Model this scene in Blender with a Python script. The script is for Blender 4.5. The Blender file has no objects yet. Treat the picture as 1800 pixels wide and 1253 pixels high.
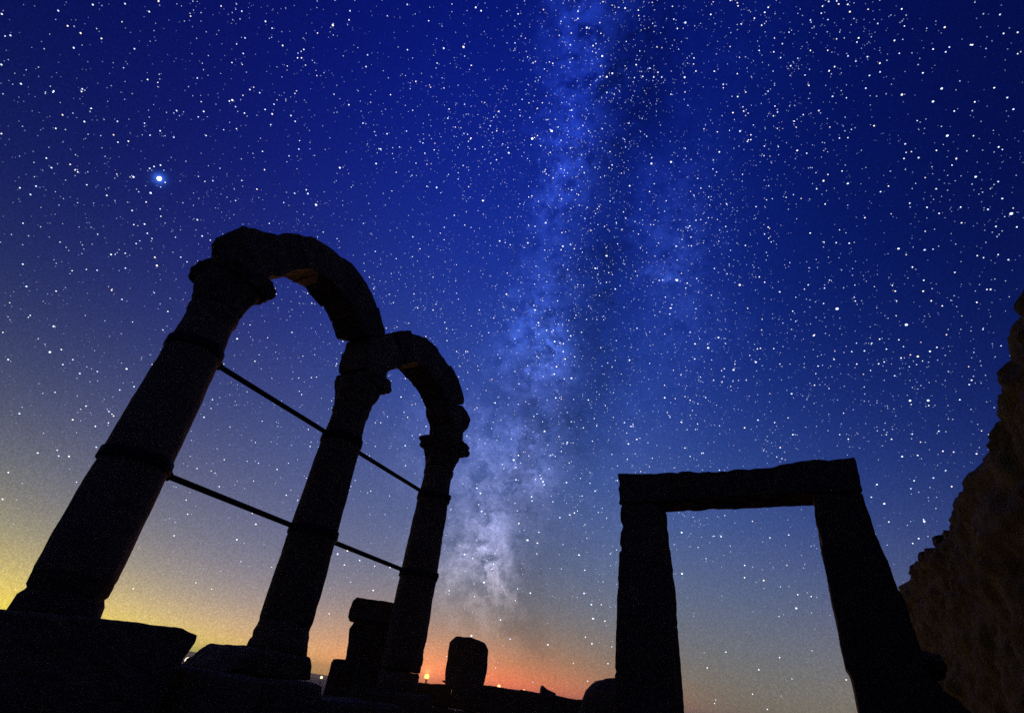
import bpy, bmesh, math, random
from mathutils import Vector, Matrix, noise, Quaternion

scene = bpy.context.scene
COL = scene.collection
random.seed(7)
R = math.radians
EYE = 0.9                      # camera height above the terrace floor

# ------------------------------------------------------------------ camera
PITCH, ROLL = 0.5712, 0.1299
cam_d = bpy.data.cameras.new('camera')
cam = bpy.data.objects.new('camera', cam_d)
COL.objects.link(cam)
fw = Vector((0, math.cos(PITCH), math.sin(PITCH)))
r0 = Vector((1, 0, 0))
u0 = Vector((0, -math.sin(PITCH), math.cos(PITCH)))
rt = r0 * math.cos(ROLL) + u0 * math.sin(ROLL)
up = u0 * math.cos(ROLL) - r0 * math.sin(ROLL)
cam.matrix_world = Matrix(((rt.x, up.x, -fw.x, 0), (rt.y, up.y, -fw.y, 0), (rt.z, up.z, -fw.z, EYE), (0, 0, 0, 1)))
cam_d.sensor_width = 36
cam_d.lens = 18.36
cam_d.clip_start = 0.05
cam_d.clip_end = 12000
scene.camera = cam

# ------------------------------------------------------------------ world, exposure (a moonless night: no sun)
world = bpy.data.worlds.new('World')
scene.world = world
world.use_nodes = True
world.node_tree.nodes['Background'].inputs[0].default_value = (0.0011, 0.0035, 0.04, 1)
world.node_tree.nodes['Background'].inputs[1].default_value = 0.1
vs = scene.view_settings
vs.view_transform = 'Standard'
vs.look = 'None'
vs.exposure = 0
vs.gamma = 1
vs.use_curve_mapping = False
scene.cycles.use_denoising = False
scene.cycles.max_bounces = 6
scene.cycles.volume_bounces = 1
scene.cycles.sample_clamp_indirect = 0.08


# ------------------------------------------------------------------ helpers
def link(name, me, mat=None, parent=None, loc=None):
    o = bpy.data.objects.new(name, me)
    COL.objects.link(o)
    if mat is not None and me is not None and not me.materials:
        me.materials.append(mat)
    if parent is not None:
        o.parent = parent
    if loc is not None:
        o.location = loc
    return o


def thing(name, label, cat, loc=(0, 0, 0), rz=0.0, group=None):
    o = link(name, None, loc=loc)
    o.rotation_euler = (0, 0, rz)
    return tag(o, label, cat, group)


def tag(o, label, cat, group=None):
    o['label'] = label
    o['category'] = cat
    if group:
        o['group'] = group
    return o


def finish(bm, name='mesh', smooth=True):
    bmesh.ops.recalc_face_normals(bm, faces=bm.faces[:])
    me = bpy.data.meshes.new(name)
    bm.to_mesh(me)
    bm.free()
    if smooth:
        for p in me.polygons:
            p.use_smooth = True
    return me


def nz(p, s, seed=0.0):
    return noise.fractal(Vector((p[0] * s + seed * 7.31, p[1] * s - seed * 3.17, p[2] * s + seed * 1.7)), 0.8, 2.1, 4)


def split_long(bm, L, rounds=7):
    for _ in range(rounds):
        es = [e for e in bm.edges if e.calc_length() > L]
        if not es:
            break
        bmesh.ops.subdivide_edges(bm, edges=es, cuts=1, use_grid_fill=True)
        bmesh.ops.triangulate(bm, faces=[f for f in bm.faces if len(f.verts) > 4])


def roughen(bm, amp, scale, seed, chip=0.0):
    bm.normal_update()
    mv = []
    for v in bm.verts:
        n = v.normal
        d = nz(v.co, scale, seed) * amp + nz(v.co, scale * 3.5, seed + 5) * amp * 0.35
        if chip:
            c = nz(v.co, scale * 1.7, seed + 11)
            d -= max(0.0, c - 0.25) * chip
        mv.append((v, v.co + n * d))
    for v, c in mv:
        v.co = c


def rough_prism(poly, y0, y1, bev=0.02, L=0.07, amp=0.012, scale=5.0, seed=0.0, chip=0.03, jitter=0.0, rnd=None):
    """A worn block: polygon (x, z) drawn out from y0 to y1, edges rounded, surface weathered."""
    rnd = rnd or random
    bm = bmesh.new()
    a = [bm.verts.new((x + rnd.uniform(-jitter, jitter), y0, z + rnd.uniform(-jitter, jitter))) for x, z in poly]
    b = [bm.verts.new((x + rnd.uniform(-jitter, jitter), y1, z + rnd.uniform(-jitter, jitter))) for x, z in poly]
    bm.faces.new(a)
    bm.faces.new(b[::-1])
    n = len(poly)
    for i in range(n):
        bm.faces.new((a[i], b[i], b[(i + 1) % n], a[(i + 1) % n]))
    bmesh.ops.recalc_face_normals(bm, faces=bm.faces[:])
    bmesh.ops.bevel(bm, geom=bm.edges[:], offset=bev, segments=2, profile=0.6, affect='EDGES', clamp_overlap=True)
    bmesh.ops.triangulate(bm, faces=[f for f in bm.faces if len(f.verts) > 4])
    split_long(bm, L)
    roughen(bm, amp, scale, seed, chip)
    return bm


def lathe(profile, seg=56, amp=0.008, scale=4.0, seed=0.0, chip=0.03, step=0.05, fn=None):
    """A worn turned stone: profile is [(z, r)], densified along z."""
    pts = []
    for (z0, ra), (z1, rb) in zip(profile, profile[1:]):
        k = max(1, int(math.hypot(z1 - z0, rb - ra) / step))
        for i in range(k):
            t = i / k
            pts.append((z0 + (z1 - z0) * t, ra + (rb - ra) * t))
    pts.append(profile[-1])
    bm = bmesh.new()
    rings = []
    for z, r in pts:
        ring = []
        for j in range(seg):
            t = 2 * math.pi * j / seg
            rr = fn(z, r, t) if fn else r
            ring.append(bm.verts.new((rr * math.cos(t), rr * math.sin(t), z)))
        rings.append(ring)
    for ra, rb in zip(rings, rings[1:]):
        for j in range(seg):
            bm.faces.new((ra[j], ra[(j + 1) % seg], rb[(j + 1) % seg], rb[j]))
    bm.faces.new(rings[0][::-1])
    bm.faces.new(rings[-1])
    bmesh.ops.recalc_face_normals(bm, faces=bm.faces[:])
    roughen(bm, amp, scale, seed, chip)
    return bm


def tube_bm(bm, p, q, r, seg=12):
    p, q = Vector(p), Vector(q)
    d = (q - p).normalized()
    a = d.orthogonal().normalized()
    b = d.cross(a)
    A, B = [], []
    for i in range(seg):
        t = 2 * math.pi * i / seg
        w = (a * math.cos(t) + b * math.sin(t)) * r
        A.append(bm.verts.new(p + w))
        B.append(bm.verts.new(q + w))
    for i in range(seg):
        bm.faces.new((A[i], A[(i + 1) % seg], B[(i + 1) % seg], B[i]))
    bm.faces.new(A[::-1])
    bm.faces.new(B)
    return bm


# ------------------------------------------------------------------ materials
class Nodes:
    def __init__(self, mat):
        mat.use_nodes = True
        self.t = mat.node_tree
        self.t.nodes.clear()

    def n(self, typ, **kw):
        x = self.t.nodes.new(typ)
        for k, v in kw.items():
            setattr(x, k, v)
        return x

    def l(self, a, b):
        self.t.links.new(a, b)

    def put(self, sock, v):
        if isinstance(v, bpy.types.NodeSocket):
            self.l(v, sock)
        elif v is not None:
            sock.default_value = v

    def m(self, op, a, b=None, c=None, clamp=False):
        x = self.n('ShaderNodeMath', operation=op, use_clamp=clamp)
        self.put(x.inputs[0], a)
        self.put(x.inputs[1], b)
        self.put(x.inputs[2], c)
        return x.outputs[0]

    def v(self, op, a, b=None, c=None):
        x = self.n('ShaderNodeVectorMath', operation=op)
        self.put(x.inputs[0], a)
        if op == 'SCALE':
            self.put(x.inputs['Scale'], b)
        else:
            self.put(x.inputs[1], b)
            self.put(x.inputs[2], c)
        return x.outputs['Value'] if op in ('DOT_PRODUCT', 'LENGTH') else x.outputs['Vector']

    def noise(self, vec, scale, detail=4, rough=0.55):
        x = self.n('ShaderNodeTexNoise')
        self.l(vec, x.inputs['Vector'])
        x.inputs['Scale'].default_value = scale
        x.inputs['Detail'].default_value = detail
        x.inputs['Roughness'].default_value = rough
        return x


def stone_mat(name, dark, light, bump=0.5):
    mat = bpy.data.materials.new(name)
    N = Nodes(mat)
    out = N.n('ShaderNodeOutputMaterial')
    b = N.n('ShaderNodeBsdfPrincipled')
    N.l(b.outputs[0], out.inputs[0])
    b.inputs['Roughness'].default_value = 0.92
    b.inputs['Specular IOR Level'].default_value = 0.2
    tc = N.n('ShaderNodeTexCoord').outputs['Object']
    info = N.n('ShaderNodeObjectInfo')
    off = N.v('ADD', tc, N.v('SCALE', (3.1, 5.7, 1.3), info.outputs['Random']))
    big = N.noise(off, 2.3, 5)
    fine = N.noise(off, 21, 6, 0.65)
    pit = N.n('ShaderNodeTexVoronoi')
    N.l(off, pit.inputs['Vector'])
    pit.inputs['Scale'].default_value = 34
    mix = N.n('ShaderNodeMix', data_type='RGBA')
    f = N.m('MULTIPLY_ADD', big.outputs[0], 1.6, N.m('MULTIPLY_ADD', fine.outputs[0], 0.7, -0.68), clamp=True)
    N.l(f, mix.inputs[0])
    mix.inputs[6].default_value = (*dark, 1)
    mix.inputs[7].default_value = (*light, 1)
    hs = N.n('ShaderNodeHueSaturation')
    N.l(mix.outputs[2], hs.inputs['Color'])
    N.l(N.m('MULTIPLY_ADD', info.outputs['Random'], 0.5, 0.72), hs.inputs['Value'])
    N.l(hs.outputs[0], b.inputs['Base Color'])
    h = N.m('ADD', N.m('MULTIPLY', fine.outputs[0], 0.8), N.m('MULTIPLY', pit.outputs['Distance'], 0.5))
    bp = N.n('ShaderNodeBump')
    bp.inputs['Strength'].default_value = bump
    bp.inputs['Distance'].default_value = 0.02
    N.l(h, bp.inputs['Height'])
    N.l(bp.outputs[0], b.inputs['Normal'])
    return mat


M_STONE = stone_mat('weathered_limestone', (0.19, 0.122, 0.052), (0.36, 0.232, 0.098))
M_WALL = stone_mat('pale_rubble', (0.2, 0.16, 0.10), (0.36, 0.29, 0.19), 0.8)
M_ROCK = stone_mat('rough_rock', (0.042, 0.034, 0.012), (0.165, 0.125, 0.04), 1.0)
M_MORTAR = stone_mat('earth_mortar', (0.09, 0.064, 0.034), (0.2, 0.145, 0.08), 0.9)
M_EARTH = stone_mat('dry_earth', (0.10, 0.08, 0.055), (0.2, 0.155, 0.105), 0.8)

M_IRON = bpy.data.materials.new('rusty_iron')
N = Nodes(M_IRON)
_o = N.n('ShaderNodeOutputMaterial')
_b = N.n('ShaderNodeBsdfPrincipled')
N.l(_b.outputs[0], _o.inputs[0])
_b.inputs['Roughness'].default_value = 0.75
_b.inputs['Metallic'].default_value = 0.3
_tc = N.n('ShaderNodeTexCoord').outputs['Object']
_nn = N.noise(_tc, 14, 5)
_r = N.n('ShaderNodeValToRGB')
_r.color_ramp.elements[0].color = (0.018, 0.013, 0.012, 1)
_r.color_ramp.elements[1].color = (0.075, 0.04, 0.026, 1)
N.l(_nn.outputs[0], _r.inputs[0])
N.l(_r.outputs[0], _b.inputs['Base Color'])


def glow_mat(name, color, strength, sample='NONE'):
    mat = bpy.data.materials.new(name)
    N = Nodes(mat)
    o = N.n('ShaderNodeOutputMaterial')
    e = N.n('ShaderNodeEmission')
    e.inputs[0].default_value = (*color, 1)
    e.inputs[1].default_value = strength
    N.l(e.outputs[0], o.inputs[0])
    mat.cycles.emission_sampling = sample
    return mat


# ------------------------------------------------------------------ sky: airglow, town glow, Milky Way
SKY=[
  ((0.018, -45, 22), (-0.882, -0.731, -0.77)) ,
  ((0.018, -25, 22), (-0.311, 0.199, -0.595)) ,
  ((0.018, -5, 22), (-0.93, -0.455, -0.3)) ,
  ((0.018, 8, 22), (0.357, 0.296, 0.327)) ,
  ((0.045, -45, 22), (0.101, 0.168, -0.968)) ,
  ((0.045, -25, 22), (0.36, 0.359, -0.31)) ,
  ((0.045, -5, 22), (-0.271, -0.714, -0.421)) ,
  ((0.045, 8, 22), (0.866, -0.002, -0.006)) ,
  ((0.1, -45, 22), (-0.496, -0.128, -0.207)) ,
  ((0.1, -25, 22), (0.634, 0.29, 0.523)) ,
  ((0.1, -5, 22), (2.897, 1.523, 0.037)) ,
  ((0.1, 8, 22), (1.869, 0.551, -0.693)) ,
  ((0.12, -60, 5), (3.275, 1.977, 0.208)) ,
  ((0.12, -25, 5), (1.623, 1.407, 0.107)) ,
  ((0.12, 10, 5), (-3.754, -1.478, 0.401)) ,
  ((0.12, 45, 5), (1.422, 0.791, -0.365)) ,
  ((0.3, -60, 5), (-1.538, -1.21, -0.149)) ,
  ((0.3, -25, 5), (-2.408, -2.292, -0.727)) ,
  ((0.3, 10, 5), (-0.998, -1.134, -1.817)) ,
  ((0.3, 45, 5), (1.283, -0.296, -1.668)) ,
  ((0.8, -60, 5), (4.925, 4.286, 0.879)) ,
  ((0.8, -25, 5), (3.7, 3.156, 1.77)) ,
  ((0.8, 10, 5), (3.351, 2.537, 1.586)) ,
  ((0.8, 45, 5), (3.411, 3.408, 2.813)) ,
  (((-0.068, 0.434, 0.898), 4), (-1.107, -1.033, 0.083)) ,
  (((0.077, 0.692, 0.718), 4), (2.232, 2.874, 2.216)) ,
  (((-0.409, 0.726, 0.553), 4), (0.755, 0.066, -0.569)) ,
  (((0.515, 0.572, 0.638), 6), (-0.981, -1.047, -0.719)) ,
  (((-0.612, 0.51, 0.605), 6), (-0.273, -0.363, 0.44)) ,
]

BASE = (0.0011, 0.0035, 0.040)
LUMPS = [(0.0647, 0.4212, 0.9047, 562, 0.35),
 (0.0723, 0.4786, 0.8751, 415, 0.45),
 (0.0734, 0.5774, 0.8132, 665, 0.75),
 (0.0697, 0.6088, 0.7903, 1627, 0.4),
 (0.0519, 0.6497, 0.7584, 786, 0.4),
 (0.0888, 0.7483, 0.6574, 980, 0.3),
 (0.0609, 0.8191, 0.5704, 419, 0.7),
 (0.0912, 0.8304, 0.5497, 1089, 0.7),
 (0.0681, 0.8705, 0.4874, 697, 0.35),
 (0.0733, 0.9089, 0.4106, 716, 0.4),
 (0.0889, 0.9342, 0.3455, 2826, 0.7),
 (0.028, 0.9373, 0.3473, 252, 0.35),
 (0.0023, 0.9737, 0.228, 497, 0.6),
 (0.0288, 0.9825, 0.1841, 1353, 0.8),
 (0.0422, 0.9865, 0.1582, 3391, 0.5),
 (0.0001, 0.9852, 0.1716, 220, 0.3),
 (0.2668, 0.6581, 0.7041, 510, 0.2),
 (0.2776, 0.6981, 0.66, 3091, 0.4),
 (0.233, 0.7038, 0.6711, 6721, 0.35),
 (0.2289, 0.5934, 0.7717, 438, 0.12),
 (0.3183, 0.7389, 0.5938, 402, 0.12),
 (-0.0847, 0.9204, 0.3817, 248, 0.25)]
DUST = [(0.128, 0.4336, 0.8919, 458, 0.6),
 (0.148, 0.5117, 0.8463, 481, 0.5),
 (0.1245, 0.6001, 0.7902, 590, 0.5),
 (0.1381, 0.7037, 0.6969, 458, 0.55),
 (0.1242, 0.7836, 0.6087, 546, 0.5),
 (0.1527, 0.8344, 0.5296, 349, 0.45),
 (0.1186, 0.8736, 0.4719, 429, 0.5),
 (0.0143, 0.8759, 0.4823, 1083, 0.3),
 (0.1283, 0.9095, 0.3954, 562, 0.35),
 (0.0513, 0.9553, 0.2912, 1211, 0.4),
 (0.0848, 0.9701, 0.2276, 636, 0.45),
 (0.1137, 0.9838, 0.1388, 318, 0.35),
 (0.1549, 0.9441, 0.2909, 611, 0.2)]
MW_N = (-0.99670, 0.02221, 0.07811)
SKY_R = 5000.0


def sky_dir(az, el):
    az, el = R(az), R(el)
    return Vector((math.sin(az) * math.cos(el), math.cos(az) * math.cos(el), math.sin(el)))


pa, pe = -45.31,36.80


def sky_material():
    mat = bpy.data.materials.new('night_sky')
    N = Nodes(mat)
    out = N.n('ShaderNodeOutputMaterial')
    em = N.n('ShaderNodeEmission')
    N.l(em.outputs[0], out.inputs[0])
    tc = N.n('ShaderNodeTexCoord').outputs['Object']
    d = N.v('NORMALIZE', tc)
    sx = N.n('ShaderNodeSeparateXYZ')
    N.l(d, sx.inputs[0])
    z = N.m('MAXIMUM', sx.outputs[2], 0.0)
    # large glow domes, summed as exponents so that they multiply
    acc = None
    hs = {}
    for sp, c in SKY:
        if len(sp) == 3:
            h, az, k = sp
            u = (math.sin(R(az)), math.cos(R(az)), 0)
            if h not in hs:
                hs[h] = N.m('MULTIPLY', z, -1.0 / h)
            e = N.m('ADD', N.m('MULTIPLY_ADD', N.v('DOT_PRODUCT', d, u), k, -k), hs[h])
        else:
            u, k = sp
            e = N.m('MULTIPLY_ADD', N.v('DOT_PRODUCT', d, u), k, -k)
        w = N.m('EXPONENT', e)
        t = N.v('SCALE', c, w)
        acc = t if acc is None else N.v('ADD', acc, t)
    acc = N.v('ADD', acc, tuple(math.log(b) for b in BASE))
    s3 = N.n('ShaderNodeSeparateXYZ')
    N.l(acc, s3.inputs[0])
    cb = N.n('ShaderNodeCombineXYZ')
    for i in range(3):
        N.l(N.m('EXPONENT', s3.outputs[i]), cb.inputs[i])
    glow = cb.outputs[0]
    # Milky Way
    n1 = N.noise(d, 9, 6, 0.6)
    n2 = N.noise(d, 30, 6, 0.62)
    n3 = N.noise(d, 90, 4, 0.6)
    warp = N.v('ADD', N.v('SCALE', N.v('SUBTRACT', n1.outputs['Color'], (0.5, 0.5, 0.5)), 0.10),
               N.v('SCALE', N.v('SUBTRACT', n2.outputs['Color'], (0.5, 0.5, 0.5)), 0.055))
    dw = N.v('NORMALIZE', N.v('ADD', d, warp))

    def lobes(lst):
        a = None
        for x, y, zz, k, amp in lst:
            e = N.m('MULTIPLY_ADD', N.v('DOT_PRODUCT', dw, (x, y, zz)), k, -k)
            w = N.m('MULTIPLY', N.m('EXPONENT', e), amp)
            a = w if a is None else N.m('ADD', a, w)
        return a

    across = N.v('DOT_PRODUCT', dw, MW_N)

    def band(c, s, amp):
        q = N.m('MULTIPLY', N.m('ADD', across, -c), 1.0 / s)
        return N.m('MULTIPLY', N.m('EXPONENT', N.m('MULTIPLY', N.m('MULTIPLY', q, q), -1.0)), amp)

    # mottled star clouds
    n4 = N.noise(dw, 46, 7, 0.66)
    mix = N.m('ADD', N.m('MULTIPLY', n2.outputs[0], 0.55), N.m('MULTIPLY', n4.outputs[0], 0.45))
    cloud = N.m('MAXIMUM', N.m('MULTIPLY_ADD', mix, 8.0, -3.2), 0.06)
    light = N.m('ADD', N.m('MULTIPLY', lobes(LUMPS), 1.35), N.m('ADD', band(0.01, 0.065, 0.30), band(-0.20, 0.08, 0.06)))
    # dark dust: the main lane, and branching filaments inside the band
    fil = N.noise(dw, 15, 8, 0.62)
    lanes = N.m('MULTIPLY', N.m('MULTIPLY_ADD', fil.outputs[0], 9.0, -4.6, clamp=True), band(-0.02, 0.10, 0.7))
    dust = N.m('ADD', lobes(DUST), N.m('MULTIPLY', band(-0.055, 0.05, 0.25), n1.outputs[0]))
    dust = N.m('ADD', N.m('MULTIPLY', dust, N.m('MULTIPLY_ADD', n4.outputs[0], 2.4, -0.25)), lanes)
    keep = N.m('EXPONENT', N.m('MULTIPLY', dust, N.m('MULTIPLY_ADD', N.m('MINIMUM', z, 0.6), -0.75, -0.22)))
    thin = N.m('EXPONENT', N.m('MULTIPLY', dust, -1.5))
    light = N.m('MULTIPLY', N.m('MULTIPLY', light, cloud), thin)
    ramp = N.n('ShaderNodeValToRGB')
    N.l(z, ramp.inputs[0])
    els = ramp.color_ramp.elements
    els[0].position, els[0].color = 0.06, (0.06, 0.045, 0.04, 1)
    els[1].position, els[1].color = 0.85, (0.010, 0.030, 0.26, 1)
    for p, c in ((0.13, (0.20, 0.17, 0.17)), (0.22, (0.225, 0.22, 0.35)), (0.36, (0.12, 0.14, 0.33)), (0.56, (0.042, 0.088, 0.38))):
        e = els.new(p)
        e.color = (*c, 1)
    total = N.v('ADD', N.v('SCALE', glow, keep), N.v('SCALE', ramp.outputs[0], light))
    # lens bloom around the brilliant planet, painted into the sky colour
    for k, c in ((40000.0, (0.05, 0.16, 0.8)), (12000.0, (0.002, 0.01, 0.06))):
        w = N.m('EXPONENT', N.m('MULTIPLY_ADD', N.v('DOT_PRODUCT', d, tuple(sky_dir(pa, pe))), k, -k))
        total = N.v('ADD', total, N.v('SCALE', c, w))
    # unresolved star dust: faint grain of the sky
    g = N.noise(d, 420, 2, 0.8)
    g2 = N.noise(d, 900, 1, 0.5)
    gr = N.m('ADD', N.m('MULTIPLY', N.m('POWER', g.outputs[0], 3.0), 1.5), N.m('MULTIPLY', g2.outputs[0], 0.7))
    total = N.v('SCALE', total, N.m('ADD', gr, 0.44))
    N.l(total, em.inputs[0])
    mat.cycles.emission_sampling = 'NONE'
    return mat


bm = bmesh.new()
bmesh.ops.create_icosphere(bm, subdivisions=5, radius=SKY_R)
bmesh.ops.delete(bm, geom=[v for v in bm.verts if v.co.z < -900], context='VERTS')
sky = link('sky', finish(bm, 'sky'), sky_material(), loc=(0, 0, 0))
sky['kind'] = 'structure'
sky['label'] = 'deep blue night sky with the Milky Way over a town glow'


STAR_R = 4600.0
M_STAR = glow_mat('star_white', (0.78, 0.87, 1.0), 1.9)
M_STAR_B = glow_mat('star_blue', (0.55, 0.68, 1.0), 2.0)
M_STAR_W = glow_mat('star_warm', (1.0, 0.86, 0.70), 2.0)
M_FAINT = [glow_mat('faint_star_a', (0.66, 0.75, 1.0), 1.1), glow_mat('faint_star_b', (0.5, 0.6, 1.0), 0.55),
           glow_mat('faint_star_c', (0.9, 0.92, 1.0), 2.0), glow_mat('faint_star_d', (0.55, 0.66, 1.0), 2.2), glow_mat('faint_star_e', (1.0, 0.88, 0.76), 1.6)]


def ball(r=1.0, sub=2, mat=None, name='ball'):
    b = bmesh.new()
    bmesh.ops.create_icosphere(b, subdivisions=sub, radius=r)
    me = finish(b, name)
    me.materials.append(mat)
    return me


STAR_MESH = [ball(1, 1, m, 'star') for m in (M_STAR, M_STAR, M_STAR_B, M_STAR_W)]
BRIGHT = '''5547,3824,2439 3896,3542,2757 4443,3248,2520 -145,5542,3016 5421,4596,2126 5459,4890,2029 -4435,1976,2030 2166,4117,2874 4262,2605,2214 5238,5065,1965 5456,4202,1889 184,5635,2626 5582,4943,1823 4077,1609,1993 4397,2579,1971 2957,924,2081 -4715,3571,1876 -4518,3534,1936 -4399,4616,1982 -3878,5685,1990 -1765,6149,2163 -2991,4209,2339 698,6528,2098 1915,5300,2364 4150,4698,2041 -4520,2174,1772 2935,3971,2362 417,1369,2494 1126,710,2270 -39,438,2249 2739,6423,1892 2719,3137,2284 4617,3899,1827 15,921,2272 1988,1172,2152 5547,3959,1473 4386,4594,1788 -4838,2369,1525 -3882,2076,1769 -3914,1260,1607 174,2164,2381 2970,3186,2114 2468,3387,2220 4440,2960,1720 3827,1773,1733 -5774,4228,1383 -5291,3715,1489 -1765,6483,1803 -2911,4639,2029 -3138,4269,2016 -1526,4851,2181 -511,5370,2143 2593,5995,1857 1203,4420,2265 1053,6297,1838 1155,6122,1881 1262,6148,1869 2225,5284,1980 3304,5389,1822 5415,3927,1425 -4121,3005,1714 -4486,2907,1606 4821,3813,1579 4545,2978,1597 4065,2149,1631 -111,1597,2168 -223,1157,2083 2011,1552,1996 -1481,973,1953 -779,4856,2039 2960,5267,1778 253,4738,2071 5509,5126,1339 -4952,2510,1342 -4342,3216,1574 -3147,2691,1812 233,3807,2163 504,2503,2140 2600,3480,1952 3268,2835,1798 4392,2314,1471 1106,832,1845 3812,1937,1570 -2411,930,1693 -5539,4829,1252 -6069,3871,1094 -5874,4202,1161 -5470,3909,1243 -5240,3268,1258 -4566,4384,1457 -4773,4247,1414 -5305,3007,1218 -4932,3796,1366 -4406,3274,1464 -4034,3541,1561 -3915,3432,1583 -2109,6065,1618 -3952,4730,1565 -2495,4983,1759 -1638,6477,1553 1532,6654,1514 475,6653,1544 4211,5732,1440 5105,5641,1308 5575,4740,1244 5983,4621,1153 5894,5324,1178 4858,4951,1387 3965,5040,1543 3844,4288,1603 5033,5335,1338 -4174,3061,1504 -4030,1539,1359 -3978,1241,1320 16,4511,1972 548,4510,1964 1511,3308,1968 787,3098,2020 779,2405,1986 1485,2420,1931 538,3484,2031 1918,2902,1912 4200,4088,1535 3606,3345,1644 4608,2997,1395 5367,3502,1244 4194,2324,1430 4675,3485,1412 225,1962,1961 494,876,1775 967,1277,1827 1121,495,1654 703,444,1670 533,1972,1954 2721,1144,1574 2581,422,1448 4097,1940,1403 4344,1863,1331 -2301,1093,1637 -1059,707,1707 -2480,4837,1659 3377,5684,1455 3259,5567,1484 5101,5475,1231 5970,4523,1075 5782,5165,1121 5057,4696,1263 4567,5336,1325 5724,4328,1121 5187,3911,1224 5533,3713,1135 5187,5377,1221 5066,5984,1202 -4268,1987,1276 -4308,1922,1259 -4169,1904,1289 -4319,2638,1338 -4113,1219,1198 -3109,1899,1513 -411,4485,1839 298,3674,1897 -190,3938,1886 1331,4069,1830 607,2873,1888 566,3130,1895 1517,2604,1812 -1080,2132,1811 223,2218,1857 1044,4290,1833 2298,3287,1748 2319,3442,1747 2042,3774,1777 2196,4462,1724 3202,2449,1555 3062,2338,1571 4714,3572,1314 4112,2971,1411 1031,926,1638 1240,699,1577 336,452,1573 1117,1919,1785 -151,1776,1809 2387,1523,1585 2999,1540,1483 3742,1835,1375 4002,1478,1265 -1397,1018,1625 -1257,951,1625 -947,933,1645 1728,6194,1453 -4592,3784,1252 -2491,5141,1508 2800,6126,1341 1556,5113,1586 515,5836,1511 3225,6407,1260 4097,6222,1206 855,6384,1392 374,6388,1399 2046,6063,1406 2406,4639,1565 4374,4715,1290 4064,4984,1326 5111,4544,1163 6000,5095,1003 5945,4735,1009 5128,4249,1157 5166,5911,1108 -4378,2028,1166 -3776,1388,1208 -3108,2075,1425 -3787,2508,1340 745,3558,1752 1009,2872,1733 610,3474,1758 656,3468,1757 588,3213,1760 692,3303,1757 661,3381,1757 -132,2746,1758 3367,3823,1473 3010,3314,1524 2274,3567,1628 4027,3111,1336 2893,2618,1510 2748,2554,1528 4754,2670,1150 4726,2640,1154 89,1103,1585 223,606,1494 308,1523,1646 525,1351,1616 796,1985,1684 745,1624,1644 428,1764,1674 -199,1824,1685 593,2252,1717 2325,536,1315 4182,2143,1222 4588,2092,1127 -5603,3759,1002 -4557,3321,1193 -4109,3920,1294 -5399,4419,1065 -5729,4110,993 -4883,5248,1141 -4678,5102,1178 -4777,4024,1175 -5789,3650,957 -5997,4237,945 -5871,4448,977 -5712,4626,1010 -3771,5873,1235 -3006,6214,1260 -2691,5898,1334 -3176,5573,1333 -3159,5198,1375 -1662,5514,1464 -4047,4725,1290 -3476,4596,1379 -3676,4066,1366 -3279,4210,1422 -4199,4817,1263 -4281,5268,1227 -4608,5324,1178 1273,5326,1512 5405,3779,1043 5149,5854,1072 4051,4653,1293 -3782,1670,1199 -4696,2179,1070 -4364,1457,1051 -1260,2622,1640 418,3599,1693 1442,2643,1627 1615,3646,1629 4455,3556,1223 5155,3328,1070 4209,2840,1232 492,2034,1636 547,1941,1625 531,1459,1568 3236,406,1099 4240,1946,1141 -1390,887,1430 -4630,3743,1148 -4650,3709,1143 -5222,3006,992 -4793,3319,1099 -6207,3944,852 -5963,3670,884 -5440,3655,989 1986,6144,1287 1161,5989,1351 4661,4416,1150 -3831,1692,1145 3577,3056,1309 3739,3090,1283 3903,3817,1276 5320,3567,1008 5180,3618,1038 4969,3552,1076 5131,3337,1033 900,1683,1517 419,1806,1550 2988,1035,1202 2154,398,1209 2506,235,1134 2761,529,1152 2573,1270,1299 2558,1163,1286 3823,1622,1138 3950,1442,1090 -6087,3843,834 -5130,2787,952 -5078,3354,1001 -3708,4260,1249 2191,6048,1184 2129,6095,1180 507,2003,1436 2192,135,1058 3093,1023,1084 3043,3316,1168'''
bright = [tuple(float(v) for v in t.split(',')) for t in BRIGHT.split()]
bright = [(a / 100, e / 100, s / 1e6) for a, e, s in bright]
planet = link('planet', ball(1, 3, glow_mat('planet_light', (0.75, 0.88, 1.0), 6.0), 'planet'), None, sky, sky_dir(pa, pe) * STAR_R)
planet.scale = (STAR_R * 0.0031,) * 3
planet['label'] = 'brilliant bluish white planet'
rs = random.Random(5)
for a, e, s in bright[:299]:
    me = STAR_MESH[rs.choice((0, 0, 0, 0, 1, 2, 2, 3)) if s < 0.0028 else 0]
    o = link('star', me, None, sky, sky_dir(a, e) * STAR_R)
    s = max(0.00095, s * 0.72)
    o.scale = (STAR_R * s * rs.uniform(0.95, 1.3), STAR_R * s, STAR_R * s * rs.uniform(0.85, 1.0))
    o.rotation_euler = (0.25, 0, 0.3 - R(a))
# the rest of the stars, too many to count: one part
verts, faces, mi = [], [], []


def add_star(dv, rad, m):
    c = dv * STAR_R
    a = dv.orthogonal().normalized()
    b = dv.cross(a)
    a, b, n = a * rad * STAR_R, b * rad * STAR_R, dv * rad * STAR_R
    i = len(verts)
    verts.extend((c + a, c + b, c - a, c - b, c + n, c - n))
    for q in ((0, 1, 4), (1, 2, 4), (2, 3, 4), (3, 0, 4), (1, 0, 5), (2, 1, 5), (3, 2, 5), (0, 3, 5)):
        faces.append(tuple(i + x for x in q))
        mi.append(m)


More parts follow.
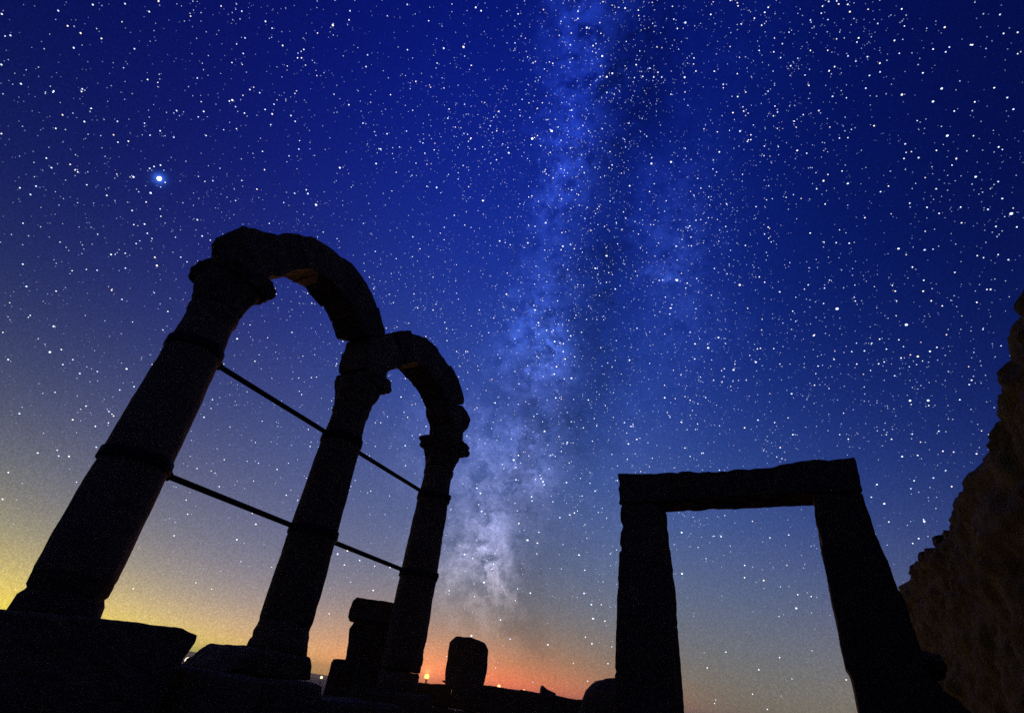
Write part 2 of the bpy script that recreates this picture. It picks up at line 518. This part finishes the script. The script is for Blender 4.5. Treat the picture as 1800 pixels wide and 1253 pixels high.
for a, e, s in bright[299:]:
    add_star(sky_dir(a, e), s * 0.85, 2)
mwn = Vector(MW_N)
count = 0
while count < 44000:
    zc = rs.uniform(0.0, 1.0)
    t = rs.uniform(0, 2 * math.pi)
    q = math.sqrt(1 - zc * zc)
    dv = Vector((q * math.cos(t), q * math.sin(t), zc))
    ac = dv.dot(mwn)
    p = 0.40 + 0.6 * math.exp(-((ac + 0.06) / 0.30) ** 2)
    p *= min(1.0, 0.18 + zc * 2.2)
    p *= 0.6 + 0.7 * max(0.0, min(1.0, 0.5 + 1.2 * noise.fractal(dv * 6, 1, 2, 3)))
    if rs.random() > p:
        continue
    u = rs.random()
    if u < 0.64 + 0.3 * (1 - min(1, zc * 4)):
        add_star(dv, rs.uniform(0.0004, 0.00075), 1)
    elif u < 0.90 + 0.09 * (1 - min(1, zc * 4)):
        add_star(dv, rs.uniform(0.00055, 0.00085), 0)
    else:
        add_star(dv, rs.uniform(0.0007, 0.00105), rs.choice((2, 2, 2, 3, 4)))
    count += 1
me = bpy.data.meshes.new('faint_stars')
me.from_pydata(verts, [], faces)
for m in M_FAINT:
    me.materials.append(m)
me.polygons.foreach_set('material_index', mi)
fs = link('faint_stars', me, None, sky)
fs['kind'] = 'stuff'

# ------------------------------------------------------------------ ground, plain, hill


def smooth(a, b, x):
    t = max(0.0, min(1.0, (x - a) / (b - a)))
    return t * t * (3 - 2 * t)


def ground_z(x, y):
    r = math.hypot(x, y)
    az = math.degrees(math.atan2(x, y))
    edge = 12.5 + 16 * smooth(12, 34, az) - 0 * az
    h = -6.0 * smooth(edge, edge + 26, r) - 3.0 * smooth(45, 120, r) - 6.0 * smooth(300, 2500, r)
    h += 0.07 * nz((x, y, 0), 0.7, 3) * (1 if r < 30 else 0)
    if r > 60:
        h += 0.5 * nz((x, y, 0), 0.02, 1)
    return h


bm = bmesh.new()
rads = [0.0] + [0.6 * 1.115 ** i for i in range(84)]
rads = [r for r in rads if r < 2850] + [2900]
SEG = 120
prev = None
for r in rads:
    if r == 0:
        ring = [bm.verts.new((0, 0, ground_z(0, 0)))]
    else:
        ring = [bm.verts.new((r * math.sin(2 * math.pi * j / SEG), r * math.cos(2 * math.pi * j / SEG),
                              ground_z(r * math.sin(2 * math.pi * j / SEG), r * math.cos(2 * math.pi * j / SEG)))) for j in range(SEG)]
    if prev is not None:
        for j in range(SEG):
            k = (j + 1) % SEG
            if len(prev) == 1:
                bm.faces.new((prev[0], ring[j], ring[k]))
            else:
                bm.faces.new((prev[j], ring[j], ring[k], prev[k]))
    prev = ring
ground = link('ground', finish(bm, 'ground'), M_EARTH)
ground['kind'] = 'structure'
ground['label'] = 'dark bare earth of the hilltop and the plain below'

bm = bmesh.new()
rows = []
for i in range(7):
    row = []
    for j in range(91):
        az = -75 + j * 1.0
        dist = 1800 + i * 130
        prof = math.sin(math.pi * i / 6)
        h = 26 * (0.75 + 0.35 * nz((az * 0.09, 0.3, 0), 1, 2)) * smooth(-6, -22, az) * smooth(-75, -60, az)
        h *= prof
        row.append(bm.verts.new((dist * math.sin(R(az)), dist * math.cos(R(az)), -17 + h)))
    rows.append(row)
for a, b in zip(rows, rows[1:]):
    for j in range(90):
        bm.faces.new((a[j], a[j + 1], b[j + 1], b[j]))
hill = link('hills', finish(bm, 'hills'), M_EARTH)
hill['kind'] = 'structure'
hill['label'] = 'low hazy ridge on the horizon'

# ------------------------------------------------------------------ night haze over the plain
HZ = 3000.0
bm = bmesh.new()
bmesh.ops.create_cube(bm, size=1, matrix=Matrix.Translation((0, 0, 2)) @ Matrix.Diagonal((2 * HZ, 2 * HZ, 44, 1)))
hm = bpy.data.materials.new('night_haze')
N = Nodes(hm)
_o = N.n('ShaderNodeOutputMaterial')
_v = N.n('ShaderNodeVolumePrincipled')
_v.inputs['Color'].default_value = (0.96, 0.95, 0.92, 1)
_v.inputs['Density'].default_value = 0.0004
_v.inputs['Anisotropy'].default_value = 0.85
N.l(_v.outputs[0], _o.inputs['Volume'])
haze = link('haze', finish(bm, 'haze', False), hm)
haze['kind'] = 'stuff'
haze['label'] = 'thin night haze over the plain'

# ------------------------------------------------------------------ the arcade
AZ = R(29.416)                 # direction of the colonnade
A_D = Vector((math.sin(AZ), math.cos(AZ), 0))
A_N = Vector((-math.cos(AZ), math.sin(AZ), 0))
A_ROT = math.atan2(A_D.y, A_D.x)
OFF = 4.5                      # the column axes stand 4.5 m to the side of the camera


def arc_pos(s, off=0.0, z=0.0):
    p = A_D * s + A_N * (OFF + off)
    return Vector((p.x, p.y, EYE + z))


A_ROOT = arc_pos(0)            # local frame: x along the arcade, y behind it, z above eye level


def column(s, label, seed, base='round', cap_r=1.0, cap_shift=(0, 0), foot=0.285):
    t = thing('stone_column', label, 'column', arc_pos(s, 0, 0.0), A_ROT, 'columns of the ruined arcade')
    if base == 'round':
        bmm = lathe([(0.10, 0.0), (0.10, foot), (0.17, foot - 0.008), (0.2, min(foot, 0.262)), (0.25, min(foot, 0.262)), (0.3, 0.246), (0.345, 0.245)], 48, 0.012, 5, seed, 0.03)
    else:
        bmm = lathe([(0.08, 0.0), (0.08, 0.262), (0.13, 0.255), (0.2, 0.246), (0.235, 0.226), (0.25, 0.222), (0.27, 0.238), (0.33, 0.244), (0.345, 0.243)], 48, 0.012, 5, seed, 0.03)
    link('base', finish(bmm), M_STONE, t)
    shaft = [(0.335, 0.0), (0.335, 0.243), (0.38, 0.252), (0.8, 0.252), (1.2, 0.246), (1.7, 0.239), (2.2, 0.227), (2.3, 0.222), (2.5, 0.206), (2.60, 0.205), (2.64, 0.222), (2.69, 0.222), (2.71, 0.212), (2.71, 0.0)]
    link('shaft', finish(lathe(shaft, 64, 0.006, 3.2, seed + 1, 0.018, 0.045)), M_STONE, t)

    # capital: a worn bell growing from the round shaft to the square abacus
    def bell(z, r, a):
        k = smooth(2.78, 3.02, z)
        sq = r / max(abs(math.cos(a)), abs(math.sin(a)))
        leaf = 0.016 * math.cos(8 * a) * smooth(2.72, 2.86, z) * (1 - smooth(2.9, 3.0, z))
        return (r * (1 - 0.55 * k) + min(sq, r * 1.28) * 0.55 * k + leaf) * cap_r
    cp = [(2.70, 0.0), (2.70, 0.212), (2.76, 0.222), (2.86, 0.232), (2.94, 0.244), (3.0, 0.255), (3.03, 0.255), (3.03, 0.0)]
    c = link('capital', finish(lathe(cp, 64, 0.02, 6, seed + 2, 0.06, 0.035, bell)), M_STONE, t)
    w = 0.295
    x0, x1 = -w + cap_shift[0], w + cap_shift[1]
    ab = rough_prism([(x0 + 0.03, 3.015), (x1 - 0.03, 3.015), (x1, 3.08), (x1 - 0.01, 3.17), (x1 - 0.05, 3.195), (x0 + 0.04, 3.185), (x0, 3.14)],
                     -w, w, 0.025, 0.05, 0.022, 6, seed + 3, 0.09)
    link('abacus', finish(ab), M_STONE, c)
    for zb, rb in ((1.215, 0.246), (2.275, 0.224)):
        b2 = bmesh.new()
        seg = 48
        rings = [[b2.verts.new((rr * math.cos(2 * math.pi * j / seg), rr * math.sin(2 * math.pi * j / seg), zz)) for j in range(seg)]
                 for zz, rr in ((zb - 0.045, rb + 0.004), (zb - 0.04, rb + 0.017), (zb + 0.04, rb + 0.015), (zb + 0.045, rb + 0.003))]
        for ra, rb2 in zip(rings, rings[1:]):
            for j in range(seg):
                b2.faces.new((ra[j], ra[(j + 1) % seg], rb2[(j + 1) % seg], rb2[j]))
        # the clamp lug with its bolt
        band = link('iron_band', finish(b2), M_IRON, t)
        b3 = bmesh.new()
        bmesh.ops.create_cube(b3, size=1, matrix=Matrix.Translation((0, -(rb + 0.035), zb)) @ Matrix.Diagonal((0.05, 0.05, 0.07, 1)))
        tube_bm(b3, (-0.05, -(rb + 0.04), zb), (0.05, -(rb + 0.04), zb), 0.011, 8)
        link('clamp', finish(b3, smooth=False), M_IRON, band)
    return t


S1, S2, S3 = 2.2, 4.19, 6.21
column(S1, 'tall stone column nearest the camera, carrying the left end of the big arch', 1.0, base='block', cap_shift=(0.02, 0.03))
column(S2, 'middle stone column where the two arches meet', 2.0, cap_shift=(0.14, 0.0))
column(S3, 'farthest stone column beside the broken pier, carrying a loose stone', 3.0, cap_shift=(0.0, 0.03), foot=0.252)


def arch(label, cx, cz, joints, router, rinner, imposts, seed):
    t = thing('stone_arch', label, 'arch', A_ROOT, A_ROT, 'arches of the ruined arcade')
    rd = random.Random(int(seed * 10))

    def ip(tab, a):
        for (a0, v0), (a1, v1) in zip(tab, tab[1:]):
            if a0 <= a <= a1:
                return v0 + (v1 - v0) * (a - a0) / (a1 - a0)
        return tab[0][1] if a < tab[0][0] else tab[-1][1]
    for i, (a0, a1) in enumerate(zip(joints, joints[1:])):
        g = -0.22
        n = 4
        step = rd.uniform(-0.02, 0.016)
        outer, inner = [], []
        for k in range(n + 1):
            a = a0 + g + (a1 - a0 - 2 * g) * k / n
            ro, ri = ip(router, a) + step, ip(rinner, a)
            outer.append((cx + ro * math.cos(R(a)), cz + ro * math.sin(R(a))))
            inner.append((cx + ri * math.cos(R(a)), cz + ri * math.sin(R(a))))
        dy = rd.uniform(-0.018, 0.018)
        link('voussoir', finish(rough_prism(outer + inner[::-1], -0.22 + dy, 0.22 + dy, 0.008, 0.065, 0.010, 5, seed + i, 0.02)), M_STONE, t)
    for i, (nm, poly) in enumerate(imposts):
        link(nm, finish(rough_prism(poly, -0.22, 0.22, 0.022, 0.06, 0.014, 5, seed + 20 + i, 0.04)), M_STONE, t)
    return t


arch('larger weathered arch spanning the near and middle columns', 3.2, 3.2,
     [28.5, 49, 69, 89.6, 114.6, 131, 148],
     [(28, 1.10), (33.7, 1.114), (40, 1.077), (47, 1.083), (55, 1.063), (70, 1.066), (80, 1.066), (89, 1.058), (90.2, 1.005), (105, 1.012), (114, 1.01), (115.5, 1.046), (128, 1.05), (138, 1.058), (148, 1.06)],
     [(25, 0.69), (32, 0.662), (43, 0.642), (57, 0.628), (70, 0.62), (88, 0.60), (99, 0.635), (117, 0.632), (124, 0.66), (150, 0.668)],
     [('impost', [(2.02, 3.15), (2.40, 3.15), (2.43, 3.30), (2.57, 3.43), (2.625, 3.555), (2.305, 3.77), (2.166, 3.689), (2.02, 3.60), (1.95, 3.54), (1.965, 3.45), (2.01, 3.34)])], 31.0)
arch('smaller arch farther off, spanning the middle and far columns', 5.2, 3.2,
     [31.2, 47, 64, 84, 103, 122, 141],
     [(30, 1.19), (35, 1.235), (47, 1.186), (60, 1.134), (76, 1.088), (89, 1.095), (103, 1.09), (116, 1.086), (142, 1.125)],
     [(23, 0.74), (31, 0.75), (46, 0.686), (64, 0.645), (83, 0.615), (102, 0.65), (118, 0.663), (127, 0.66), (150, 0.665)],
     [('impost', [(3.985, 3.15), (4.38, 3.15), (4.40, 3.34), (4.61, 3.52), (4.68, 3.61), (4.32, 3.87), (4.13, 3.71), (3.955, 3.60), (3.965, 3.4)]),
      ('impost', [(6.10, 3.16), (6.37, 3.16), (6.39, 3.37), (6.455, 3.466), (6.515, 3.67), (6.37, 3.75), (6.19, 3.785), (5.98, 3.672), (5.85, 3.592), (5.885, 3.48), (6.03, 3.38)])], 61.0)

for sa, sb, zb, ra, lab in ((S1, S2, 2.27, 0.226, 'upper iron tie rod between the near and middle columns'),
                            (S1, S2, 1.205, 0.25, 'lower iron tie rod between the near and middle columns'),
                            (S2, S3, 2.27, 0.226, 'upper iron tie rod between the middle and far columns'),
                            (S2, S3, 1.205, 0.25, 'lower iron tie rod between the middle and far columns')):
    t = thing('tie_rod', lab, 'tie rod', arc_pos(sa, 0, zb), A_ROT, 'iron tie rods of the arcade')
    b = bmesh.new()
    tube_bm(b, (ra + 0.01, 0, 0), (sb - sa - ra - 0.01, 0, 0), 0.026, 14)
    link('rod', finish(b), M_IRON, t)
    for x in (ra + 0.03, sb - sa - ra - 0.03):
        b = bmesh.new()
        tube_bm(b, (x - 0.022, 0, 0), (x + 0.022, 0, 0), 0.04, 6)
        link('nut', finish(b, smooth=False), M_IRON, t)

# stylobate under the columns
t = thing('stylobate', 'massive dark stone base wall under the three columns', 'stone base', A_ROOT, A_ROT)


def blk(name, x0, x1, y0, y1, z0, z1, seed, parent, mat=M_STONE, bev=0.05, amp=0.02, L=0.1, jit=0.015):
    rd = random.Random(int(seed * 100))
    return link(name, finish(rough_prism([(x0, z0), (x1, z0), (x1, z1), (x0, z1)], y0, y1, bev, L, amp, 4, seed, 0.04, jit, rd)), mat, parent)


BOT = -EYE - 0.25
xs = [0.0, 0.75, 1.6, 2.35, 3.12]
for i, (a, b) in enumerate(zip(xs, xs[1:])):
    blk('base_stone', a + 0.006, b - 0.006, -0.5, 0.4, BOT, -0.42, 80 + i, t)
xs = [3.12, 3.75, 4.45]
for i, (a, b) in enumerate(zip(xs, xs[1:])):
    blk('base_stone', a + 0.006, b - 0.006, -0.48, 0.36, BOT, -0.10, 84 + i, t)
xs = [4.45, 5.15, 5.85]
for i, (a, b) in enumerate(zip(xs, xs[1:])):
    blk('base_stone', a + 0.006, b - 0.006, -0.48, 0.30, BOT, -0.23 + 0.01 * i, 88 + i, t)
blk('base_stone', 5.86, 6.30, -0.48, 0.42, BOT, -0.12, 91, t)
link('kerb_stone', finish(rough_prism([(0.3, -0.41), (2.99, -0.41), (3.03, -0.05), (3.085, 0.08), (3.07, 0.125), (2.93, 0.15), (2.6, 0.14), (2.3, 0.125), (1.7, 0.085), (0.9, 0.08), (0.3, 0.06)], -0.32, 0.32, 0.014, 0.07, 0.009, 6, 93, 0.03)), M_STONE, t)
link('pedestal', finish(rough_prism([(3.57, -0.10), (4.42, -0.10), (4.37, 0.01), (4.33, 0.1), (4.0, 0.105), (3.66, 0.095), (3.60, 0.05), (3.50, -0.04), (3.44, -0.10)], -0.32, 0.30, 0.04, 0.07, 0.02, 5, 94, 0.05)), M_STONE, t)
link('pedestal', finish(lathe([(-0.13, 0.0), (-0.13, 0.25), (0.06, 0.248), (0.09, 0.235), (0.105, 0.0)], 48, 0.012, 5, 95, 0.02)), M_STONE, t, (S3, 0, 0))
blk('loose_stone', 4.36, 4.56, -0.2, 0.22, -0.23, -0.15, 96, t, bev=0.05, L=0.06)

# broken pier behind the far column
PAZ = -9
pd = sky_dir(PAZ, 0)
t = thing('broken_pier', 'broken stone pier stump behind the far column', 'pier', (pd.x * 8.3, pd.y * 8.3, EYE), -R(PAZ))
q = 8.3 / 8 * 0.99
blk('ledge_stone', -0.52 * q, 0.40, -0.3, 0.42, BOT - 0.2, 0.14, 101, t)
link('pier_stone', finish(rough_prism([(-0.36 * q, 0.14), (0.42, 0.14), (0.40, 0.62), (-0.35 * q, 0.62), (-0.40 * q, 0.50), (-0.37 * q, 0.3)], -0.25, 0.35, 0.012, 0.06, 0.010, 6, 102, 0.03)), M_STONE, t)
link('cap_stone', finish(rough_prism([(-0.45 * q, 0.625), (0.45, 0.625), (0.44, 0.86), (0.1, 0.88), (-0.40 * q, 0.88), (-0.445 * q, 0.83), (-0.46 * q, 0.72)], -0.27, 0.36, 0.008, 0.06, 0.007, 6, 103, 0.02)), M_STONE, t)

# parapet of coursed stones closing the terrace
t = thing('parapet_wall', 'low stone parapet along the terrace edge against the orange glow', 'parapet', (0, 9.0, EYE))
rp = random.Random(3)
tops = [(-0.95, -0.02), (-0.4, 0.02), (0.2, 0.082), (0.9, 0.077), (1.6, 0.052), (2.7, 0.0)]


def top_at(x):
    for (a, v), (b, w) in zip(tops, tops[1:]):
        if a <= x <= b:
            return v + (w - v) * (x - a) / (b - a)
    return tops[0][1] if x < tops[0][0] else tops[-1][1]


for c in range(4):
    z0, z1 = BOT + c * 0.30, BOT + (c + 1) * 0.30 - 0.012
    x = -0.98 - (0.2 if c % 2 else 0)
    i = 0
    while x < 2.55:
        w = rp.uniform(0.32, 0.52)
        x1 = min(x + w, 2.75)
        if c == 3:
            ta, tb = top_at(x), top_at(x1)
            me = finish(rough_prism([(x, z0), (x1 - 0.01, z0), (x1 - 0.01, tb - 0.004), (x, ta)], -0.24 + rp.uniform(-0.03, 0.03), 0.24, 0.018, 0.1, 0.012, 5, 110 + c * 20 + i, 0.02))
        else:
            me = finish(rough_prism([(x, z0), (x1 - 0.01, z0), (x1 - 0.01, z1), (x, z1)], -0.25 + rp.uniform(-0.03, 0.03), 0.25, 0.025, 0.13, 0.015, 5, 110 + c * 20 + i, 0.02))
        link('stone', me, M_STONE, t)
        x = x1
        i += 1

q = 9 / 8.5
tag(link('upright_stone', finish(rough_prism([(-0.10 * q, 0.0), (0.41 * q, 0.02), (0.44 * q, 0.24 * q), (0.425 * q, 0.50 * q), (0.36 * q, 0.575 * q), (0.18 * q, 0.615 * q), (-0.05 * q, 0.605 * q), (-0.13 * q, 0.53 * q), (-0.125 * q, 0.24 * q)], -0.2, 0.2, 0.025, 0.05, 0.009, 7, 201, 0.02)), M_STONE, None, (-0.235, 9.0, EYE)),
    'rounded upright stone standing alone on the parapet against the orange glow', 'stone')
tag(link('small_stone', finish(rough_prism([(-0.14, 0.0), (-0.02, -0.02), (-0.02, 0.03), (-0.17, 0.02)], -0.07, 0.07, 0.015, 0.03, 0.008, 9, 203, 0.01)), M_STONE, None, (-0.24, 9.0, EYE + 0.05)),
    'little chip of stone at the foot of the upright stone', 'stone')
tag(link('wedge_stone', finish(rough_prism([(1.045, 0.06), (1.27, 0.05), (1.255, 0.10), (1.12, 0.135), (1.06, 0.17), (1.045, 0.13)], -0.1, 0.1, 0.008, 0.04, 0.006, 8, 202, 0.01)), M_WALL, None, (0, 9.0, EYE)),
    'small pointed wedge of stone lying on the parapet', 'stone')

# boulder beside the doorway
bd = sky_dir(14.2, 0)
bm = bmesh.new()
bmesh.ops.create_icosphere(bm, subdivisions=5, radius=1)
for v in bm.verts:
    c = v.co.copy()
    k = (abs(c.x) ** 3.4 + abs(c.y) ** 3.4 + abs(c.z) ** 3.4) ** (-1 / 3.4)
    v.co = Vector((c.x * k * 0.47, c.y * k * 0.40, c.z * k * 0.66))
roughen(bm, 0.03, 2.2, 9, 0.05)
o = link('boulder', finish(bm), M_STONE, None, (bd.x * 6.55, bd.y * 6.55, EYE + 0.27 - 0.66))
o.rotation_euler = (0, 0, -R(14))
tag(o, 'rounded dark boulder beside the left jamb of the doorway', 'boulder')

# ------------------------------------------------------------------ free standing doorway
DA = R(120.95)
D_D = Vector((math.sin(DA), math.cos(DA), 0))
D_N = Vector((-D_D.y, D_D.x, 0))
if D_N.y < 0:
    D_N = -D_N
p = D_N * 5.0
t = thing('stone_doorway', 'free standing stone doorway of two jambs and a lintel', 'doorway', (p.x, p.y, EYE), math.atan2(D_D.y, D_D.x))
DT = 0.36


def jamb(name, left, right, z0, seed):
    """left and right are [(z, s)] from bottom to top."""
    poly = [(s, z) for z, s in left] + [(s, z) for z, s in reversed(right)]
    return link(name, finish(rough_prism(poly, 0, DT, 0.014, 0.055, 0.008, 6, seed, 0.035)), M_STONE, t)


jamb('jamb', [(BOT, -1.60), (0.2, -1.59), (0.45, -1.585), (0.75, -1.57), (1.05, -1.562), (1.3, -1.54), (1.42, -1.53), (1.49, -1.515), (1.55, -1.535), (1.66, -1.53), (1.685, -1.52)],
     [(BOT, -1.09), (0.5, -1.105), (1.05, -1.12), (1.5, -1.15), (1.70, -1.157)], BOT, 301)
jamb('jamb', [(BOT, 0.165), (0.38, 0.160), (0.44, 0.138), (1.0, 0.136), (1.55, 0.14), (1.715, 0.155)],
     [(BOT, 0.66), (0.5, 0.63), (0.9, 0.60), (1.05, 0.575), (1.18, 0.565), (1.34, 0.535), (1.5, 0.525), (1.71, 0.515)], BOT, 302)
link('lintel', finish(rough_prism([(-1.545, 1.70), (-1.157, 1.712), (-0.5, 1.718), (0.155, 1.728), (0.517, 1.722), (0.527, 1.9), (0.525, 2.02), (0.36, 2.005), (0.24, 2.02), (0.0, 2.01), (-0.12, 1.975), (-0.5, 1.975), (-0.95, 1.99), (-1.3, 2.0), (-1.555, 2.015)],
                                  -0.012, DT - 0.01, 0.010, 0.05, 0.008, 6, 303, 0.03)), M_STONE, t)

# ------------------------------------------------------------------ added rubble heap; its unlit side darkens the foot of the rock face
p = D_N * 5.0
heap = thing('added_rubble_heap', 'added rubble heap darkening the foot of the rock face beside the right jamb', 'rubble', (p.x, p.y, EYE), math.atan2(D_D.y, D_D.x))
rs2 = random.Random(21)
HEAP = [(0.55, 0.78), (0.70, 0.50), (0.9, 0.40), (1.15, 0.34), (1.4, 0.40), (1.7, 0.34), (2.3, 0.5)]


def heap_top(x):
    for (a, v), (b, w) in zip(HEAP, HEAP[1:]):
        if a <= x <= b:
            return v + (w - v) * (x - a) / (b - a)
    return HEAP[-1][1]


def rock_mesh(r, seed, sx=1.25, sz=0.85):
    bm = bmesh.new()
    bmesh.ops.create_icosphere(bm, subdivisions=3, radius=1)
    for v in bm.verts:
        c = v.co
        k = (abs(c.x) ** 4 + abs(c.y) ** 4 + abs(c.z) ** 4) ** -0.25
        v.co = Vector((c.x * k * r * sx, c.y * k * r, c.z * k * r * sz))
    roughen(bm, r * 0.22, 0.8 / r, seed, r * 0.3)
    return finish(bm, 'rock')


z = -EYE
while z < 0.9:
    r = rs2.uniform(0.11, 0.2)
    x = 0.62
    while x < 2.3:
        r = rs2.uniform(0.09, 0.20)
        zz = z + rs2.uniform(-0.06, 0.06)
        if zz + r * 0.8 < heap_top(x):
            o = link('rock', rock_mesh(r, x * 3 + z), M_STONE, heap, (x, 0.16 + rs2.uniform(-0.12, 0.12) - 0.10 * (1 - (z + EYE)), zz))
            o.rotation_euler = (rs2.uniform(-0.5, 0.5), rs2.uniform(-0.6, 0.6), rs2.uniform(0, 3))
        x += r * 1.45
    z += 0.17

# ------------------------------------------------------------------ rock face on the right
WA = R(30)
W_D = Vector((math.sin(WA), math.cos(WA), 0))
W_R = Vector((math.cos(WA), -math.sin(WA), 0))
WOFF = 2.5
p = W_R * WOFF
rock = thing('rock_face', 'tall rough brown rock face rising behind the right jamb of the doorway', 'rock face', (p.x, p.y, EYE), math.atan2(W_D.y, W_D.x))
# local frame: x along the face (away), y towards the terrace, z above eye level
WTOP = [(0.5, 3.7), (4, 4.0), (5.6, 4.03), (6.36, 4.07), (7.2, 3.89), (7.8, 3.80), (8.5, 3.72), (9, 3.60), (9.9, 3.62), (11.2, 3.70), (12.8, 3.56), (16.2, 3.6), (18.9, 3.67), (22, 3.5)]


def wtop(x):
    for (a, v), (b, w) in zip(WTOP, WTOP[1:]):
        if a <= x <= b:
            return v + (w - v) * (x - a) / (b - a)
    return WTOP[-1][1]


def lumps(x, z, sc, seed):
    d = noise.voronoi(Vector((x * sc + seed, z * sc * 1.25, seed * 0.7)))[0]
    return min(1.0, (d[1] - d[0]) * 2.2)


def face_y(x, z, k):
    """k: 0 at the foot, 1 at the crest."""
    y = -0.06 + 0.32 * (1 - k) + 0.14 * nz((x, 0.4, z), 0.5, 31) + 0.13 * nz((x * 0.8 + z * 0.9, 1.0, z), 1.3, 32)
    wx, wz = x + 0.35 * nz((x, z, 0), 0.8, 35), z + 0.35 * nz((z, x, 2), 0.8, 36)
    y += 0.12 * (lumps(wx, wz, 0.85, 3.3) - 0.5) + 0.085 * (lumps(wx, wz, 2.3, 8.1) - 0.5)
    y += 0.035 * nz((x, z, 0), 5.0, 33)
    return y


def build_face():
    bm = bmesh.new()
    xs = [0.5]
    while xs[-1] < 21.5:
        xs.append(xs[-1] + (0.075 if xs[-1] > 4 else 0.2))
    cols = []
    for x in xs:
        top = wtop(x) + 0.10 * nz((x, 3, 0), 1.4, 34) + 0.05 * nz((x, 5, 0), 4.5, 37)
        col = []
        for i in range(64):
            k = i / 63
            zz = -EYE - 4.5 * (1 - smooth(0, 0.12, k)) + (top + EYE) * max(0.0, (k - 0.1) / 0.9)
            edge = smooth(0.93, 1.0, k)
            col.append(bm.verts.new((x, face_y(x, zz, k) - 0.12 * edge * edge, zz)))
        yt = face_y(x, top, 1) - 0.12
        for b in range(1, 9):
            col.append(bm.verts.new((x, yt - b * 0.3, top - 0.03 * b * b * 0.5 + 0.10 * nz((x, b * 0.3, 9), 1.2, 38))))
        cols.append(col)
    for a, b in zip(cols, cols[1:]):
        for i in range(len(a) - 1):
            bm.faces.new((a[i], b[i], b[i + 1], a[i + 1]))
    return finish(bm, 'crag')


link('crag', build_face(), M_ROCK, rock)
rw = random.Random(11)
for x, r in ((6.9, 0.11), (13.3, 0.13), (14.6, 0.13), (16.0, 0.15)):
    o = link('rock', rock_mesh(r, x), M_ROCK, rock, (x, face_y(x, wtop(x), 1) - 0.16, wtop(x) - 0.07))
    o.rotation_euler = (rw.uniform(-0.3, 0.3), rw.uniform(-0.3, 0.3), rw.uniform(0, 3))

# ------------------------------------------------------------------ town lights


def lamp(label, az, el, dist, r, color, strength, power=0):
    d = sky_dir(az, 0) * dist
    zt = EYE + dist * math.tan(R(el))
    g = ground_z(d.x, d.y)
    t = thing('street_lamp', label, 'street lamp', (d.x, d.y, g), 0, 'distant town lamps')
    h = zt - g
    b = bmesh.new()
    tube_bm(b, (0, 0, -0.3), (0, 0, h - r * 1.25), 0.05, 8)
    tube_bm(b, (0, 0, -0.3), (0, 0, 0.7), 0.09, 8)
    link('pole', finish(b), M_IRON, t)
    b = bmesh.new()
    tube_bm(b, (0, 0, h - r * 1.3), (0, 0, h - r * 0.85), r * 0.55, 10)
    link('collar', finish(b), M_IRON, t)
    link('globe', ball(r, 3, glow_mat('lamp_light', color, strength), 'globe'), None, t, (0, 0, h))
    if power:
        ld = bpy.data.lights.new('lamp_bulb', 'POINT')
        ld.energy = power
        ld.color = (1, 0.46, 0.13)
        ld.shadow_soft_size = r * 0.7
        link('lamp_bulb', ld, None, t, (0, 0, h + r * 1.9))
    return t


lamp('white lamp low in the gap between the near and middle column bases', -24.31, -0.52, 50, 0.20, (1, 0.86, 0.60), 2.2)
lamp('brilliant orange lamp beside the foot of the far column', -3.99, 0.60, 32, 0.125, (1, 0.40, 0.10), 3.2, 1100)
lamp('pale greenish lamp on the plain between the middle column and the pier', -13.28, -0.52, 110, 0.22, (1, 0.9, 0.5), 1.6)
lamp('orange lamp showing above the parapet next to the upright stone', 2.76, 0.56, 60, 0.15, (1, 0.52, 0.2), 2.6)
lamp('tiny orange lamp above the parapet left of the wedge stone', 5.10, 0.49, 75, 0.13, (1, 0.48, 0.18), 2.2)
